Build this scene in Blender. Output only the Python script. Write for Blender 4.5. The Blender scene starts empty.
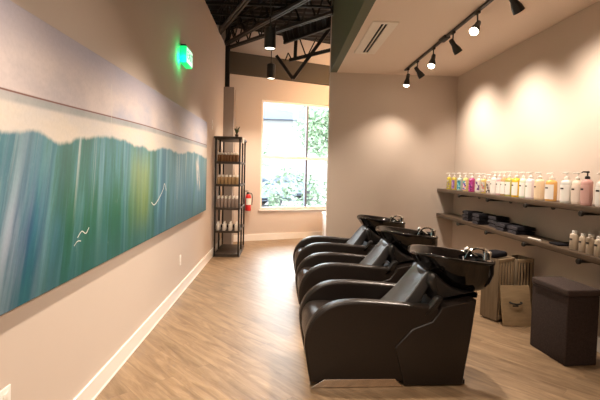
import bpy, bmesh, math, random
from mathutils import Vector, Matrix
random.seed(7)
S = bpy.context.scene
C = S.collection
PI = math.pi
R = math.radians

# ------------------------------------------------------------------ materials
def lin(c):
    return tuple((x / 12.92 if x <= .04045 else ((x + .055) / 1.055) ** 2.4) for x in c)

def mat(name, col, rough=.5, metal=0., spec=.5, coat=0., emit=None, estr=0., bump=0., bscale=60., vary=0., vscale=8.):
    m = bpy.data.materials.new(name); m.use_nodes = True
    nt = m.node_tree; b = nt.nodes['Principled BSDF']
    b.inputs['Base Color'].default_value = (*col, 1)
    b.inputs['Roughness'].default_value = rough
    b.inputs['Metallic'].default_value = metal
    b.inputs['Specular IOR Level'].default_value = spec
    b.inputs['Coat Weight'].default_value = coat
    b.inputs['Coat Roughness'].default_value = .05
    if emit:
        b.inputs['Emission Color'].default_value = (*emit, 1)
        b.inputs['Emission Strength'].default_value = estr
    if vary or bump:
        tc = nt.nodes.new('ShaderNodeTexCoord')
    if vary:
        n = nt.nodes.new('ShaderNodeTexNoise'); n.inputs['Scale'].default_value = vscale; n.inputs['Detail'].default_value = 6
        nt.links.new(tc.outputs['Object'], n.inputs['Vector'])
        mx = nt.nodes.new('ShaderNodeMix'); mx.data_type = 'RGBA'
        mx.inputs[6].default_value = (*[c * (1 - vary) for c in col], 1)
        mx.inputs[7].default_value = (*[min(1, c * (1 + vary)) for c in col], 1)
        nt.links.new(n.outputs['Fac'], mx.inputs[0]); nt.links.new(mx.outputs[2], b.inputs['Base Color'])
    if bump:
        n2 = nt.nodes.new('ShaderNodeTexNoise'); n2.inputs['Scale'].default_value = bscale; n2.inputs['Detail'].default_value = 4
        nt.links.new(tc.outputs['Object'], n2.inputs['Vector'])
        bp = nt.nodes.new('ShaderNodeBump'); bp.inputs['Strength'].default_value = bump; bp.inputs['Distance'].default_value = .01
        nt.links.new(n2.outputs['Fac'], bp.inputs['Height']); nt.links.new(bp.outputs['Normal'], b.inputs['Normal'])
    return m

WALLC = (.57, .485, .42)
M = {}
M['wall'] = mat('wall_paint', WALLC, .85, spec=.25, bump=.04, bscale=180, vary=.02, vscale=3)
M['ceil'] = mat('ceiling_paint', (.76, .65, .56), .9, spec=.2, bump=.03, bscale=150)
M['fascia'] = mat('olive_paint', (.135, .145, .10), .8, spec=.25, bump=.04, bscale=150)
M['band'] = mat('brown_beam_paint', (.052, .040, .026), .7, bump=.05, bscale=120)
M['taupe'] = mat('taupe_column_paint', (.30, .255, .225), .85, spec=.2)
M['white'] = mat('white_trim_paint', (.80, .76, .71), .45)
M['whiteplastic'] = mat('white_plastic', (.80, .77, .72), .4)
M['black'] = mat('black_metal', (.012, .011, .010), .45, spec=.5, bump=.03)
M['steel'] = mat('painted_joist_steel', (.006, .005, .0045), .55, spec=.35, bump=.05, bscale=40)
M['chord'] = mat('highlight_joist_chord', (.035, .03, .027), .45, spec=.5, bump=.05, bscale=40)  # lighter copy of the joist steel, its colour standing in for highlights
M['deck'] = mat('dark_roof_deck', (.012, .010, .009), .7)
M['leather'] = mat('dark_leather', (.013, .009, .0072), .34, spec=.38, bump=.15, bscale=220, vary=.45, vscale=90)
M['leatherback'] = mat('sheen_dark_leather', (.035, .034, .034), .46, spec=.9, bump=.06, bscale=200)  # backrest leather, lightened and greyed to carry the window's sheen
M['ceramic'] = mat('black_ceramic', (.003, .0026, .0026), .05, spec=.4, coat=.0)
M['plastic'] = mat('black_plastic', (.012, .011, .011), .3)
M['chrome'] = mat('chrome', (.85, .83, .80), .12, metal=1)
M['kick'] = mat('polished_steel_kick', (.88, .80, .72), .22, metal=1)
M['towel'] = mat('black_towel', (.014, .013, .016), .95, spec=.1, bump=.5, bscale=300)
M['towelend'] = mat('faded_towel_edge', (.085, .078, .088), .95, spec=.1, bump=.6, bscale=250)
M['fabric'] = mat('brown_tweed', (.042, .029, .026), .9, spec=.2, bump=.5, bscale=350, vary=.5, vscale=95)
M['red'] = mat('red_enamel', (.55, .02, .02), .3)
M['paper'] = mat('paper_label', (.75, .72, .66), .6)
M['ink'] = mat('dark_ink', (.03, .02, .02), .6)
M['lamp'] = mat('lamp_glow', (1, .9, .75), .5, emit=(1, .84, .62), estr=14)
M['lampsoft'] = mat('downlight_glow', (1, .9, .75), .5, emit=(1, .86, .68), estr=4)
M['greenglow'] = mat('green_glow_plastic', (.05, .6, .2), .4, emit=(.0, 1, .22), estr=.42)
M['signface'] = mat('lit_sign_face', (.8, 1, .9), .4, emit=(.72, 1, .86), estr=.5)
M['signletters'] = mat('green_letters', (.0, .35, .12), .5, emit=(0, .45, .16), estr=.5)
M['slot'] = mat('grille_slot', (.01, .009, .008), .8)
M['hedge'] = mat('hedge_leaves', (.15, .20, .13), .8, vary=.4, vscale=6)
M['tree'] = mat('tree_leaves', (.16, .22, .13), .8, vary=.4, vscale=3)
M['trunk'] = mat('bark', (.16, .11, .08), .9)
M['asphalt'] = mat('pale_pavement', (.22, .21, .20), .9, vary=.1)
M['facade'] = mat('far_building_render', (.085, .095, .12), .8)
M['carpaint'] = mat('pale_car_paint', (.10, .12, .16), .3)
M['carglass'] = mat('car_glass', (.03, .04, .06), .1)
M['tyre'] = mat('tyre', (.02, .02, .02), .8)
M['plant'] = mat('plant_leaf', (.05, .09, .03), .6)
M['clay'] = mat('dark_pot', (.06, .04, .03), .5)

def wood_mat(name, c1, c2, rough=.5, stretch=(3, 3, 40), rot=(0, 0, 0)):
    m = mat(name, c1, rough); nt = m.node_tree; b = nt.nodes['Principled BSDF']
    tc = nt.nodes.new('ShaderNodeTexCoord'); mp = nt.nodes.new('ShaderNodeMapping')
    mp.inputs['Scale'].default_value = stretch; mp.inputs['Rotation'].default_value = rot
    n = nt.nodes.new('ShaderNodeTexNoise'); n.inputs['Scale'].default_value = 1; n.inputs['Detail'].default_value = 8; n.inputs['Roughness'].default_value = .65
    nt.links.new(tc.outputs['Object'], mp.inputs['Vector']); nt.links.new(mp.outputs['Vector'], n.inputs['Vector'])
    r = nt.nodes.new('ShaderNodeValToRGB'); r.color_ramp.elements[0].position = .3; r.color_ramp.elements[1].position = .7
    r.color_ramp.elements[0].color = (*c1, 1); r.color_ramp.elements[1].color = (*c2, 1)
    nt.links.new(n.outputs['Fac'], r.inputs['Fac']); nt.links.new(r.outputs['Color'], b.inputs['Base Color'])
    bp = nt.nodes.new('ShaderNodeBump'); bp.inputs['Strength'].default_value = .15; bp.inputs['Distance'].default_value = .005
    nt.links.new(n.outputs['Fac'], bp.inputs['Height']); nt.links.new(bp.outputs['Normal'], b.inputs['Normal'])
    return m
M['shelfwood'] = wood_mat('dark_stained_shelf_wood', (.045, .029, .019), (.12, .08, .05), .45, (40, 2.5, 60))
M['cratewood'] = wood_mat('crate_wood', (.26, .18, .105), (.40, .285, .17), .6, (50, 50, 4))
M['crateside'] = wood_mat('darker_crate_wood', (.14, .10, .06), (.23, .165, .10), .6, (50, 50, 4))  # darker tone than the slats, for the closed panels
M['boardwood'] = wood_mat('board_wood', (.24, .165, .09), (.36, .255, .145), .5, (5, 5, 30))
M['rackwood'] = wood_mat('dark_rack_wood', (.025, .018, .013), (.06, .042, .03), .5, (30, 4, 30))

def floor_mat():
    m = mat('wood_look_planks', (.3, .2, .13), .42, spec=.5); nt = m.node_tree; b = nt.nodes['Principled BSDF']; L = nt.links
    uv = nt.nodes.new('ShaderNodeUVMap'); uv.uv_map = 'UVMap'
    br = nt.nodes.new('ShaderNodeTexBrick'); br.offset = .37; br.offset_frequency = 2
    for k, v in (('Scale', 1), ('Mortar Size', .0016), ('Mortar Smooth', .2), ('Brick Width', 1.22), ('Row Height', .152), ('Bias', 0.)):
        br.inputs[k].default_value = v
    br.inputs['Color1'].default_value = (.0, .0, .0, 1); br.inputs['Color2'].default_value = (1, 1, 1, 1); br.inputs['Mortar'].default_value = (.5, .5, .5, 1)
    L.new(uv.outputs['UV'], br.inputs['Vector'])
    # per-plank shift of the grain
    add = nt.nodes.new('ShaderNodeVectorMath'); add.operation = 'MULTIPLY_ADD'
    add.inputs[1].default_value = (7.3, 3.1, 0)
    L.new(br.outputs['Color'], add.inputs[0]); L.new(uv.outputs['UV'], add.inputs[2])
    mp = nt.nodes.new('ShaderNodeMapping'); mp.inputs['Scale'].default_value = (2.4, 17, 1)
    L.new(add.outputs['Vector'], mp.inputs['Vector'])
    n = nt.nodes.new('ShaderNodeTexNoise'); n.inputs['Scale'].default_value = 1; n.inputs['Detail'].default_value = 9; n.inputs['Roughness'].default_value = .65; n.inputs['Distortion'].default_value = .6
    L.new(mp.outputs['Vector'], n.inputs['Vector'])
    r = nt.nodes.new('ShaderNodeValToRGB'); e = r.color_ramp.elements
    e[0].position = .25; e[0].color = (.125, .075, .040, 1); e[1].position = .75; e[1].color = (.345, .238, .142, 1)
    x = e.new(.5); x.color = (.235, .155, .088, 1)
    L.new(n.outputs['Fac'], r.inputs['Fac'])
    mr = nt.nodes.new('ShaderNodeMapRange'); mr.inputs['To Min'].default_value = .9; mr.inputs['To Max'].default_value = 1.1
    L.new(br.outputs['Color'], mr.inputs['Value'])
    mul = nt.nodes.new('ShaderNodeMix'); mul.data_type = 'RGBA'; mul.blend_type = 'MULTIPLY'; mul.inputs[0].default_value = 1
    L.new(r.outputs['Color'], mul.inputs[6]); L.new(mr.outputs['Result'], mul.inputs[7])
    mo = nt.nodes.new('ShaderNodeMix'); mo.data_type = 'RGBA'; mo.inputs[7].default_value = (.20, .135, .08, 1)
    L.new(br.outputs['Fac'], mo.inputs[0]); L.new(mul.outputs[2], mo.inputs[6]); L.new(mo.outputs[2], b.inputs['Base Color'])
    bp = nt.nodes.new('ShaderNodeBump'); bp.inputs['Strength'].default_value = .12; bp.inputs['Distance'].default_value = .004
    L.new(n.outputs['Fac'], bp.inputs['Height']); L.new(bp.outputs['Normal'], b.inputs['Normal'])
    return m
M['floor'] = floor_mat()

def painting_mat():
    m = mat('lake_painting', (.3, .4, .4), .55, spec=.3); nt = m.node_tree; b = nt.nodes['Principled BSDF']; L = nt.links
    N = nt.nodes.new
    uv = N('ShaderNodeUVMap'); uv.uv_map = 'UVMap'
    sp = N('ShaderNodeSeparateXYZ'); L.new(uv.outputs['UV'], sp.inputs[0])   # x = metres along the wall from y=1, y = height 0..1
    def math_(op, a, c=None, clamp=False):
        n = N('ShaderNodeMath'); n.operation = op; n.use_clamp = clamp
        for i, v in enumerate((a, c)):
            if v is None: continue
            if isinstance(v, (int, float)): n.inputs[i].default_value = v
            else: L.new(v, n.inputs[i])
        return n.outputs[0]
    def noise(sx, sy, detail=6, rough=.6, off=0, dist=0.):
        mp = N('ShaderNodeMapping'); mp.inputs['Scale'].default_value = (sx, sy, 1); mp.inputs['Location'].default_value = (off, off * .7, 0)
        L.new(uv.outputs['UV'], mp.inputs['Vector'])
        n = N('ShaderNodeTexNoise'); n.inputs['Scale'].default_value = 1; n.inputs['Detail'].default_value = detail; n.inputs['Roughness'].default_value = rough
        n.inputs['Distortion'].default_value = dist
        L.new(mp.outputs['Vector'], n.inputs['Vector']); return n.outputs['Fac']
    def mix(f, a, c):
        n = N('ShaderNodeMix'); n.data_type = 'RGBA'; n.clamp_factor = True
        if isinstance(f, (int, float)): n.inputs[0].default_value = f
        else: L.new(f, n.inputs[0])
        for i, v in ((6, a), (7, c)):
            if isinstance(v, tuple): n.inputs[i].default_value = (*v, 1)
            else: L.new(v, n.inputs[i])
        return n.outputs[2]
    def smooth(x, a, c):
        n = N('ShaderNodeMapRange'); n.interpolation_type = 'SMOOTHSTEP'
        n.inputs['From Min'].default_value = a; n.inputs['From Max'].default_value = c
        L.new(x, n.inputs['Value']); return n.outputs['Result']
    def ramp(x, stops):
        r = N('ShaderNodeValToRGB'); e = r.color_ramp.elements
        e[0].position, e[0].color = stops[0][0], (*stops[0][1], 1)
        e[1].position, e[1].color = stops[-1][0], (*stops[-1][1], 1)
        for p, c in stops[1:-1]:
            k = e.new(p); k.color = (*c, 1)
        L.new(x, r.inputs['Fac']); return r.outputs['Color']
    u, v = sp.outputs['X'], sp.outputs['Y']
    # tree line: height over distance along the canvas
    pts = [(0, 1.66), (.81, 1.634), (.98, 1.659), (1.23, 1.611), (1.39, 1.649), (1.70, 1.678), (1.92, 1.683), (2.19, 1.673), (2.5, 1.655), (2.78, 1.642), (3.08, 1.691), (3.64, 1.656), (4.36, 1.698), (4.8, 1.675), (5.22, 1.647), (5.4, 1.65)]
    fc = N('ShaderNodeFloatCurve'); cv = fc.mapping.curves[0]
    cv.points[0].location = (0, (pts[0][1] - 1.5) / .3); cv.points[1].location = (1, (pts[-1][1] - 1.5) / .3)
    for a, z in pts[1:-1]: cv.points.new(a / 5.4, (z - 1.5) / .3)
    fc.mapping.update()
    L.new(math_('DIVIDE', u, 5.4), fc.inputs['Value'])
    tz = math_('ADD', math_('MULTIPLY', fc.outputs[0], .3), 1.5 - .87)
    tv = math_('DIVIDE', tz, 1.31)
    tv = math_('ADD', tv, math_('MULTIPLY', math_('SUBTRACT', noise(5, 2, 6, .65), .5), .075))
    d = math_('SUBTRACT', v, tv)                                       # above the tree line > 0
    sky = ramp(noise(.9, 2.2, 7, .62), [(.3, lin((.70, .68, .71))), (.5, lin((.82, .78, .78))), (.72, lin((.64, .67, .76)))])
    sky = mix(smooth(v, .80, 1.0), sky, mix(noise(1.5, 3, 6, .6, 4), lin((.58, .60, .70)), lin((.74, .70, .72))))
    bridge_v = math_('ADD', .712, math_('MULTIPLY', smooth(u, .5, 2.9), .03))
    cream = ramp(noise(2, 6, 5, .6, 2), [(.3, lin((.86, .82, .76))), (.7, lin((.80, .79, .79)))])
    sky = mix(smooth(math_('SUBTRACT', bridge_v, v), .0, .05), sky, cream)
    # shadow line then thin red-brown line
    sh = math_('ABSOLUTE', math_('SUBTRACT', v, math_('SUBTRACT', bridge_v, .016)))
    sky = mix(math_('MULTIPLY', math_('SUBTRACT', 1, smooth(sh, .008, .026)), math_('MULTIPLY', noise(3, 1, 4), 1.2)), sky, lin((.55, .60, .62)))
    ln = math_('ABSOLUTE', math_('SUBTRACT', v, bridge_v))
    sky = mix(math_('SUBTRACT', 1, smooth(ln, .001, .005)), sky, lin((.48, .33, .30)))
    # water: vertical streaks, leaning a little
    lean = N('ShaderNodeCombineXYZ'); L.new(math_('ADD', u, math_('MULTIPLY', v, math_('ADD', -.10, math_('MULTIPLY', math_('SUBTRACT', 1, smooth(u, .6, 2.2)), -.32)))), lean.inputs[0]); L.new(v, lean.inputs[1])
    def streak(sx, sy, off, rough=.6):
        mp = N('ShaderNodeMapping'); mp.inputs['Scale'].default_value = (sx, sy, 1); mp.inputs['Location'].default_value = (off, off, 0)
        L.new(lean.outputs[0], mp.inputs['Vector'])
        n = N('ShaderNodeTexNoise'); n.inputs['Scale'].default_value = 1; n.inputs['Detail'].default_value = 7; n.inputs['Roughness'].default_value = rough
        L.new(mp.outputs['Vector'], n.inputs['Vector']); return n.outputs['Fac']
    w = ramp(streak(4.5, .55, 3.3), [(.33, lin((.10, .27, .44))), (.43, lin((.11, .38, .47))), (.5, lin((.29, .51, .56))), (.56, lin((.11, .38, .31))), (.66, lin((.05, .27, .19)))])
    w = mix(smooth(streak(7, .35, 8.1), .52, .68), w, lin((.50, .66, .74)))
    w = mix(smooth(streak(12, .5, 5.5), .56, .70), w, lin((.10, .26, .36)))
    bl = math_('MULTIPLY', smooth(streak(2.2, .4, 1.7), .5, .66), .8)
    w = mix(bl, w, lin((.22, .45, .60)))
    gy = math_('SUBTRACT', 1, smooth(math_('ABSOLUTE', math_('SUBTRACT', u, 2.45)), .05, .38))
    gv = math_('SUBTRACT', 1, smooth(math_('ABSOLUTE', math_('SUBTRACT', v, .32)), .1, .34))
    w = mix(math_('MULTIPLY', math_('MULTIPLY', gy, gv), math_('MULTIPLY', streak(9, .8, 2.2), 1.3)), w, lin((.62, .66, .22)))
    gu = math_('MULTIPLY', smooth(u, .95, 1.5), math_('SUBTRACT', 1, smooth(u, 2.3, 3.1)))
    w = mix(math_('MULTIPLY', math_('MULTIPLY', gu, math_('SUBTRACT', 1, smooth(v, .2, .6))), math_('MULTIPLY', streak(6, .5, 7.7), 1.1)), w, lin((.10, .38, .25)))
    left = math_('SUBTRACT', 1, smooth(u, .6, 1.25))
    w = mix(math_('MULTIPLY', left, smooth(streak(5, .5, 9.4), .38, .62)), w, lin((.66, .70, .78)))
    w = mix(math_('MULTIPLY', math_('MULTIPLY', smooth(u, 2.9, 3.6), smooth(streak(3, .4, 4.4), .36, .6)), .6), w, lin((.36, .52, .60)))
    w = mix(math_('MULTIPLY', smooth(v, .15, .62), .30), w, lin((.52, .68, .70)))
    w = mix(math_('MULTIPLY', math_('SUBTRACT', 1, smooth(v, .0, .34)), .6), w, lin((.07, .30, .31)))
    w = mix(math_('MULTIPLY', smooth(noise(14, 5, 8, .7, 6), .62, .75), .25), w, lin((.75, .80, .78)))
    # pale vertical smear near the far end
    sm = math_('MULTIPLY', math_('SUBTRACT', 1, smooth(math_('ABSOLUTE', math_('SUBTRACT', math_('ADD', u, math_('MULTIPLY', v, .4)), 4.87)), .02, .14)),
               math_('SUBTRACT', 1, smooth(math_('ABSOLUTE', math_('SUBTRACT', v, .42)), .08, .2)))
    w = mix(math_('MULTIPLY', sm, smooth(noise(9, 6, 7, .7, 1), .36, .56)), w, lin((.86, .80, .74)))
    # pale drips falling from the tree line
    dr = math_('MULTIPLY', smooth(streak(16, .2, 12.2), .58, .68), smooth(d, -.4, -.05))
    w = mix(math_('MULTIPLY', dr, .7), w, lin((.78, .82, .82)))
    out = mix(smooth(d, -.012, .012), w, sky)
    gr = math_('ADD', .9, math_('MULTIPLY', noise(60, 60, 3, .6), .2))
    fin = N('ShaderNodeMix'); fin.data_type = 'RGBA'; fin.blend_type = 'MULTIPLY'; fin.inputs[0].default_value = 1
    L.new(out, fin.inputs[6]); L.new(gr, fin.inputs[7]); L.new(fin.outputs[2], b.inputs['Base Color'])
    return m
M['painting'] = painting_mat()

def glass_mat():
    m = bpy.data.materials.new('window_glass'); m.use_nodes = True; nt = m.node_tree
    nt.nodes.remove(nt.nodes['Principled BSDF'])
    t = nt.nodes.new('ShaderNodeBsdfTransparent'); t.inputs[0].default_value = (.95, .98, .99, 1)
    g = nt.nodes.new('ShaderNodeBsdfGlossy'); g.inputs['Roughness'].default_value = .02
    f = nt.nodes.new('ShaderNodeFresnel'); f.inputs[0].default_value = 1.25
    mx = nt.nodes.new('ShaderNodeMixShader')
    nt.links.new(f.outputs[0], mx.inputs[0]); nt.links.new(t.outputs[0], mx.inputs[1]); nt.links.new(g.outputs[0], mx.inputs[2])
    nt.links.new(mx.outputs[0], nt.nodes['Material Output'].inputs[0])
    return m
M['glass'] = glass_mat()

# ------------------------------------------------------------------ mesh helpers
def box(bm, x0, x1, y0, y1, z0, z1, bev=0, seg=2, mi=0, mtx=None):
    vs = [bm.verts.new(p) for p in ((x0,y0,z0),(x1,y0,z0),(x1,y1,z0),(x0,y1,z0),(x0,y0,z1),(x1,y0,z1),(x1,y1,z1),(x0,y1,z1))]
    fs = [bm.faces.new([vs[i] for i in q]) for q in ((3,2,1,0),(4,5,6,7),(0,1,5,4),(1,2,6,5),(2,3,7,6),(3,0,4,7))]
    for f in fs: f.material_index = mi
    allv = set(vs)
    if bev:
        es = list({e for f in fs for e in f.edges})
        r = bmesh.ops.bevel(bm, geom=es, offset=bev, segments=seg, affect='EDGES', profile=.5)
        for f in r['faces']: f.material_index = mi; allv.update(f.verts)
        allv = {v for v in allv if v.is_valid}
        for f in list(bm.faces):
            if any(v in allv for v in f.verts): allv.update(f.verts)
    if mtx:
        for v in allv: v.co = mtx @ v.co
    return allv

def lathe(bm, prof, n=20, c=(0, 0, 0), mi=0, mtx=None, cap=True):
    rings = []
    for r, z in prof:
        rings.append([bm.verts.new(Vector((r * math.cos(2*PI*k/n), r * math.sin(2*PI*k/n), z))) for k in range(n)])
    for a, b in zip(rings, rings[1:]):
        for k in range(n):
            f = bm.faces.new((a[k], a[(k+1)%n], b[(k+1)%n], b[k])); f.material_index = mi
    if cap:
        f = bm.faces.new(list(reversed(rings[0]))); f.material_index = mi
        f = bm.faces.new(rings[-1]); f.material_index = mi
    T = Matrix.Translation(c)
    if mtx: T = T @ mtx
    for r in rings:
        for v in r: v.co = T @ v.co

def tube(bm, pts, r, n=8, mi=0, closed=False, flat=1.):
    pts = [Vector(p) for p in pts]; rings = []
    up = Vector((0, 0, 1)); prev = None
    for i, p in enumerate(pts):
        a = pts[i-1] if i > 0 else (pts[-1] if closed else p); b = pts[i+1] if i < len(pts)-1 else (pts[0] if closed else p)
        t = (b - a).normalized()
        s = prev if prev else (t.cross(up) if abs(t.z) < .95 else t.cross(Vector((0, 1, 0))))
        s = (s - t * s.dot(t)).normalized(); prev = s
        w = t.cross(s)
        rr = r[i] if isinstance(r, (list, tuple)) else r
        rings.append([bm.verts.new(p + (s * math.cos(2*PI*(k+.5)/n) + w * math.sin(2*PI*(k+.5)/n) * flat) * rr) for k in range(n)])
    pr = list(zip(rings, rings[1:])) + ([(rings[-1], rings[0])] if closed else [])
    for a, b in pr:
        for k in range(n):
            f = bm.faces.new((a[k], a[(k+1)%n], b[(k+1)%n], b[k])); f.material_index = mi
    if not closed:
        f = bm.faces.new(list(reversed(rings[0]))); f.material_index = mi
        f = bm.faces.new(rings[-1]); f.material_index = mi

def bar(bm, p, q, w=.03, h=.03, mi=0):
    p, q = Vector(p), Vector(q); t = (q - p); Ln = t.length; t.normalize()
    up = Vector((0, 0, 1)) if abs(t.z) < .95 else Vector((1, 0, 0))
    s = t.cross(up).normalized(); u = s.cross(t)
    m = Matrix((s, t, u)).transposed().to_4x4(); m.translation = p
    box(bm, -w/2, w/2, 0, Ln, -h/2, h/2, mi=mi, mtx=m)

def spline(pts, k=6, closed=True):
    out = []; n = len(pts)
    rng = range(n) if closed else range(n - 1)
    for i in rng:
        P = [Vector(pts[(i + j) % n]) if closed else Vector(pts[min(max(i + j, 0), n - 1)]) for j in (-1, 0, 1, 2)]
        for s in range(k):
            t = s / k
            out.append(.5 * ((2*P[1]) + (-P[0]+P[2])*t + (2*P[0]-5*P[1]+4*P[2]-P[3])*t*t + (-P[0]+3*P[1]-3*P[2]+P[3])*t**3))
    if not closed: out.append(Vector(pts[-1]))
    return out

def inset(poly, d):
    n = len(poly); out = []
    area = sum(poly[i].x * poly[(i+1)%n].y - poly[(i+1)%n].x * poly[i].y for i in range(n))
    sg = 1 if area > 0 else -1
    for i in range(n):
        a, p, b = poly[i-1], poly[i], poly[(i+1)%n]
        e1 = (p - a); e2 = (b - p)
        n1 = Vector((-e1.y, e1.x)); n2 = Vector((-e2.y, e2.x))
        if n1.length: n1.normalize()
        if n2.length: n2.normalize()
        m = (n1 + n2)
        if m.length < 1e-6: m = n1
        m.normalize(); c = max(.5, m.dot(n1))
        out.append(p + m * sg * d / c)
    return out

def prism_y(bm, poly, y0, y1, rnd=.02, seg=4, mi=0):
    """profile (x,z) extruded along y with rounded rims"""
    poly = [Vector(p) for p in poly]; rings = []
    lv = []
    for i in range(seg + 1):
        a = i / seg * PI / 2; lv.append((y0 + rnd * (1 - math.sin(a)), rnd * (1 - math.cos(a))))
    lv = lv[::-1]
    lv = [(y0 + rnd * (1 - math.sin(i/seg*PI/2)), rnd * (1 - math.cos(PI/2 - i/seg*PI/2)) ) for i in range(seg + 1)]
    lv = []
    for i in range(seg + 1):                       # from cap to flank
        a = i / seg * PI / 2
        lv.append((y0 + rnd * (1 - math.cos(a)), rnd * (1 - math.sin(a))))
    lv2 = [(y1 - (y - y0), d) for y, d in reversed(lv)]
    for y, d in lv + lv2:
        q = inset(poly, d) if d > 1e-6 else poly
        rings.append([bm.verts.new((p.x, y, p.y)) for p in q])
    n = len(poly)
    for a, b in zip(rings, rings[1:]):
        for k in range(n):
            f = bm.faces.new((a[k], a[(k+1)%n], b[(k+1)%n], b[k])); f.material_index = mi
    bm.faces.new(list(reversed(rings[0]))).material_index = mi
    bm.faces.new(rings[-1]).material_index = mi

def obj(name, bm, m, parent=None, smooth=35, loc=(0, 0, 0)):
    bmesh.ops.recalc_face_normals(bm, faces=bm.faces)
    me = bpy.data.meshes.new(name); bm.to_mesh(me); bm.free()
    for x in (m if isinstance(m, (list, tuple)) else [m]): me.materials.append(x)
    if smooth:
        me.polygons.foreach_set('use_smooth', [True] * len(me.polygons))
        me.set_sharp_from_angle(angle=R(smooth))
    o = bpy.data.objects.new(name, me); C.objects.link(o); o.location = loc
    if parent: o.parent = parent
    return o

def tag(o, label, cat, group=None):
    o['label'] = label; o['category'] = cat
    if group: o['group'] = group
    return o

def thing(name, label, cat, loc=(0, 0, 0), rz=0, group=None):
    o = bpy.data.objects.new(name, None); C.objects.link(o); o.empty_display_size = .1
    o.location = loc; o.rotation_euler = (0, 0, rz)
    return tag(o, label, cat, group)

def struct(name, bm, m, parent=None, smooth=0):
    o = obj(name, bm, m, parent, smooth)
    if not parent: o['kind'] = 'structure'
    return o

def copy_tree(o, parent=None):
    c = o.copy(); C.objects.link(c)
    if parent: c.parent = parent
    for ch in list(o.children): copy_tree(ch, c)
    return c

def BM(): return bmesh.new()

# ------------------------------------------------------------------ the room
XL, XR, XF, YB, H, ZD, ZL = -1.2, 2.75, .70, 6.69, 3.06, 4.33, 3.92
YR = -3.2
FA = Vector((-.76, 8.75)); FU = Vector((1.058, .449)).normalized(); FN = Vector((FU.y, -FU.x))   # far wall: point, direction, normal into the room
def fw(s, z, out=0.):                     # point on the far wall, s metres from FA, out metres into the room
    p = FA + FU * s + FN * out
    return Vector((p.x, p.y, z))
def s_at_x(x): return (x - FA.x) / FU.x
S0, S1 = s_at_x(-1.45), s_at_x(3.0)
W0, W1, WZ0, WZ1 = s_at_x(-.49), s_at_x(1.10), .655, 2.965

bm = BM()
pl = [(-1.45, YR), (XR + .12, YR), (XR + .12, YB), (3.0, YB), (3.0, fw(S1, 0).y), (-1.45, fw(S0, 0).y)]
vs = [bm.verts.new((x, y, 0)) for x, y in pl]; f = bm.faces.new(vs)
uvl = bm.loops.layers.uv.new('UVMap')
PD = Vector((-.669, .743)); PN = Vector((.743, .669))
for lp in f.loops:
    p = lp.vert.co.to_2d(); lp[uvl].uv = (p.dot(PD) + 20, p.dot(PN) + 20)
r = bmesh.ops.extrude_face_region(bm, geom=[f])
for v in r['geom']:
    if isinstance(v, bmesh.types.BMVert): v.co.z = -.1
struct('floor', bm, M['floor'])

bm = BM(); box(bm, -1.45, XL, YR, fw(s_at_x(XL), 0).y, 0, ZL); struct('wall_left', bm, M['wall'])
bm = BM(); box(bm, -1.55, -1.40, YR, fw(s_at_x(-1.4), 0).y, ZL, ZD); struct('wall_left_upper', bm, M['wall'])

def fbox(bm, s0, s1, z0, z1, o0, o1):
    vs = [bm.verts.new(fw(s, z, o)) for z in (z0, z1) for s, o in ((s0, o0), (s1, o0), (s1, o1), (s0, o1))]
    for q in ((3,2,1,0),(4,5,6,7),(0,1,5,4),(1,2,6,5),(2,3,7,6),(3,0,4,7)): bm.faces.new([vs[i] for i in q])
T = .14
bm = BM()
fbox(bm, S0, W0, 0, ZD, -T, 0); fbox(bm, W1, S1, 0, ZD, -T, 0); fbox(bm, W0, W1, 0, WZ0, -T, 0); fbox(bm, W0, W1, WZ1, ZD, -T, 0)
struct('wall_far', bm, M['wall'])
bm = BM(); fbox(bm, s_at_x(-1.19), s_at_x(2.9), 3.41, 3.83, 0, .10); struct('trim_1', bm, M['band'])
bm = BM(); fbox(bm, s_at_x(-1.18), s_at_x(2.9), 0, .135, 0, .018); struct('baseboard_far', bm, M['white'])

bm = BM(); box(bm, XF, XR, YB, YB + .13, 0, ZD); struct('wall_back', bm, M['wall'])
bm = BM(); box(bm, XR, XR + .12, YR, YB, 0, ZD); struct('wall_right', bm, M['wall'])
bm = BM(); box(bm, XF + .1, XR, YR, YB, H, H + .1); struct('ceiling', bm, M['ceil'])
bm = BM(); box(bm, XF, XF + .1, YR, YB, H, ZD); struct('wall_fascia', bm, M['fascia'])
bm = BM(); box(bm, 3.0, 3.12, YB + .13, fw(S1, 0).y + .1, 0, ZD); struct('wall_side', bm, M['wall'])
bm = BM(); box(bm, -1.55, XR + .12, YR - .12, YR, 0, ZD); struct('wall_rear', bm, M['wall'])
bm = BM(); box(bm, XL, XL + .015, YR, fw(s_at_x(XL), 0).y - .05, 0, .132); box(bm, XL, XL + .020, YR, fw(s_at_x(XL), 0).y - .05, 0, .012); struct('baseboard_left', bm, M['white'])
bm = BM(); box(bm, XR - .015, XR, YR, YB, 0, .13); struct('baseboard_right', bm, M['white'])
bm = BM(); box(bm, XF, XR - .016, YB - .015, YB, 0, .13); struct('baseboard_back', bm, M['white'])

# corrugated roof deck
bm = BM(); y = YR - .1; pv = None; k = 0
while y < 10.8:
    for dy, dz in ((0, 0), (.05, .05), (.10, .05), (.15, 0)):
        a, b = bm.verts.new((-1.6, y + dy, ZD + dz)), bm.verts.new((3.2, y + dy, ZD + dz))
        if pv: bm.faces.new((pv[0], pv[1], b, a))
        pv = (a, b)
    y += .2
vs = [bm.verts.new(p) for p in ((-1.6, YR - .1, ZD + .12), (3.2, YR - .1, ZD + .12), (3.2, 10.9, ZD + .12), (-1.6, 10.9, ZD + .12))]
bm.faces.new(vs); struct('ceiling_deck', bm, M['deck'])

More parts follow.
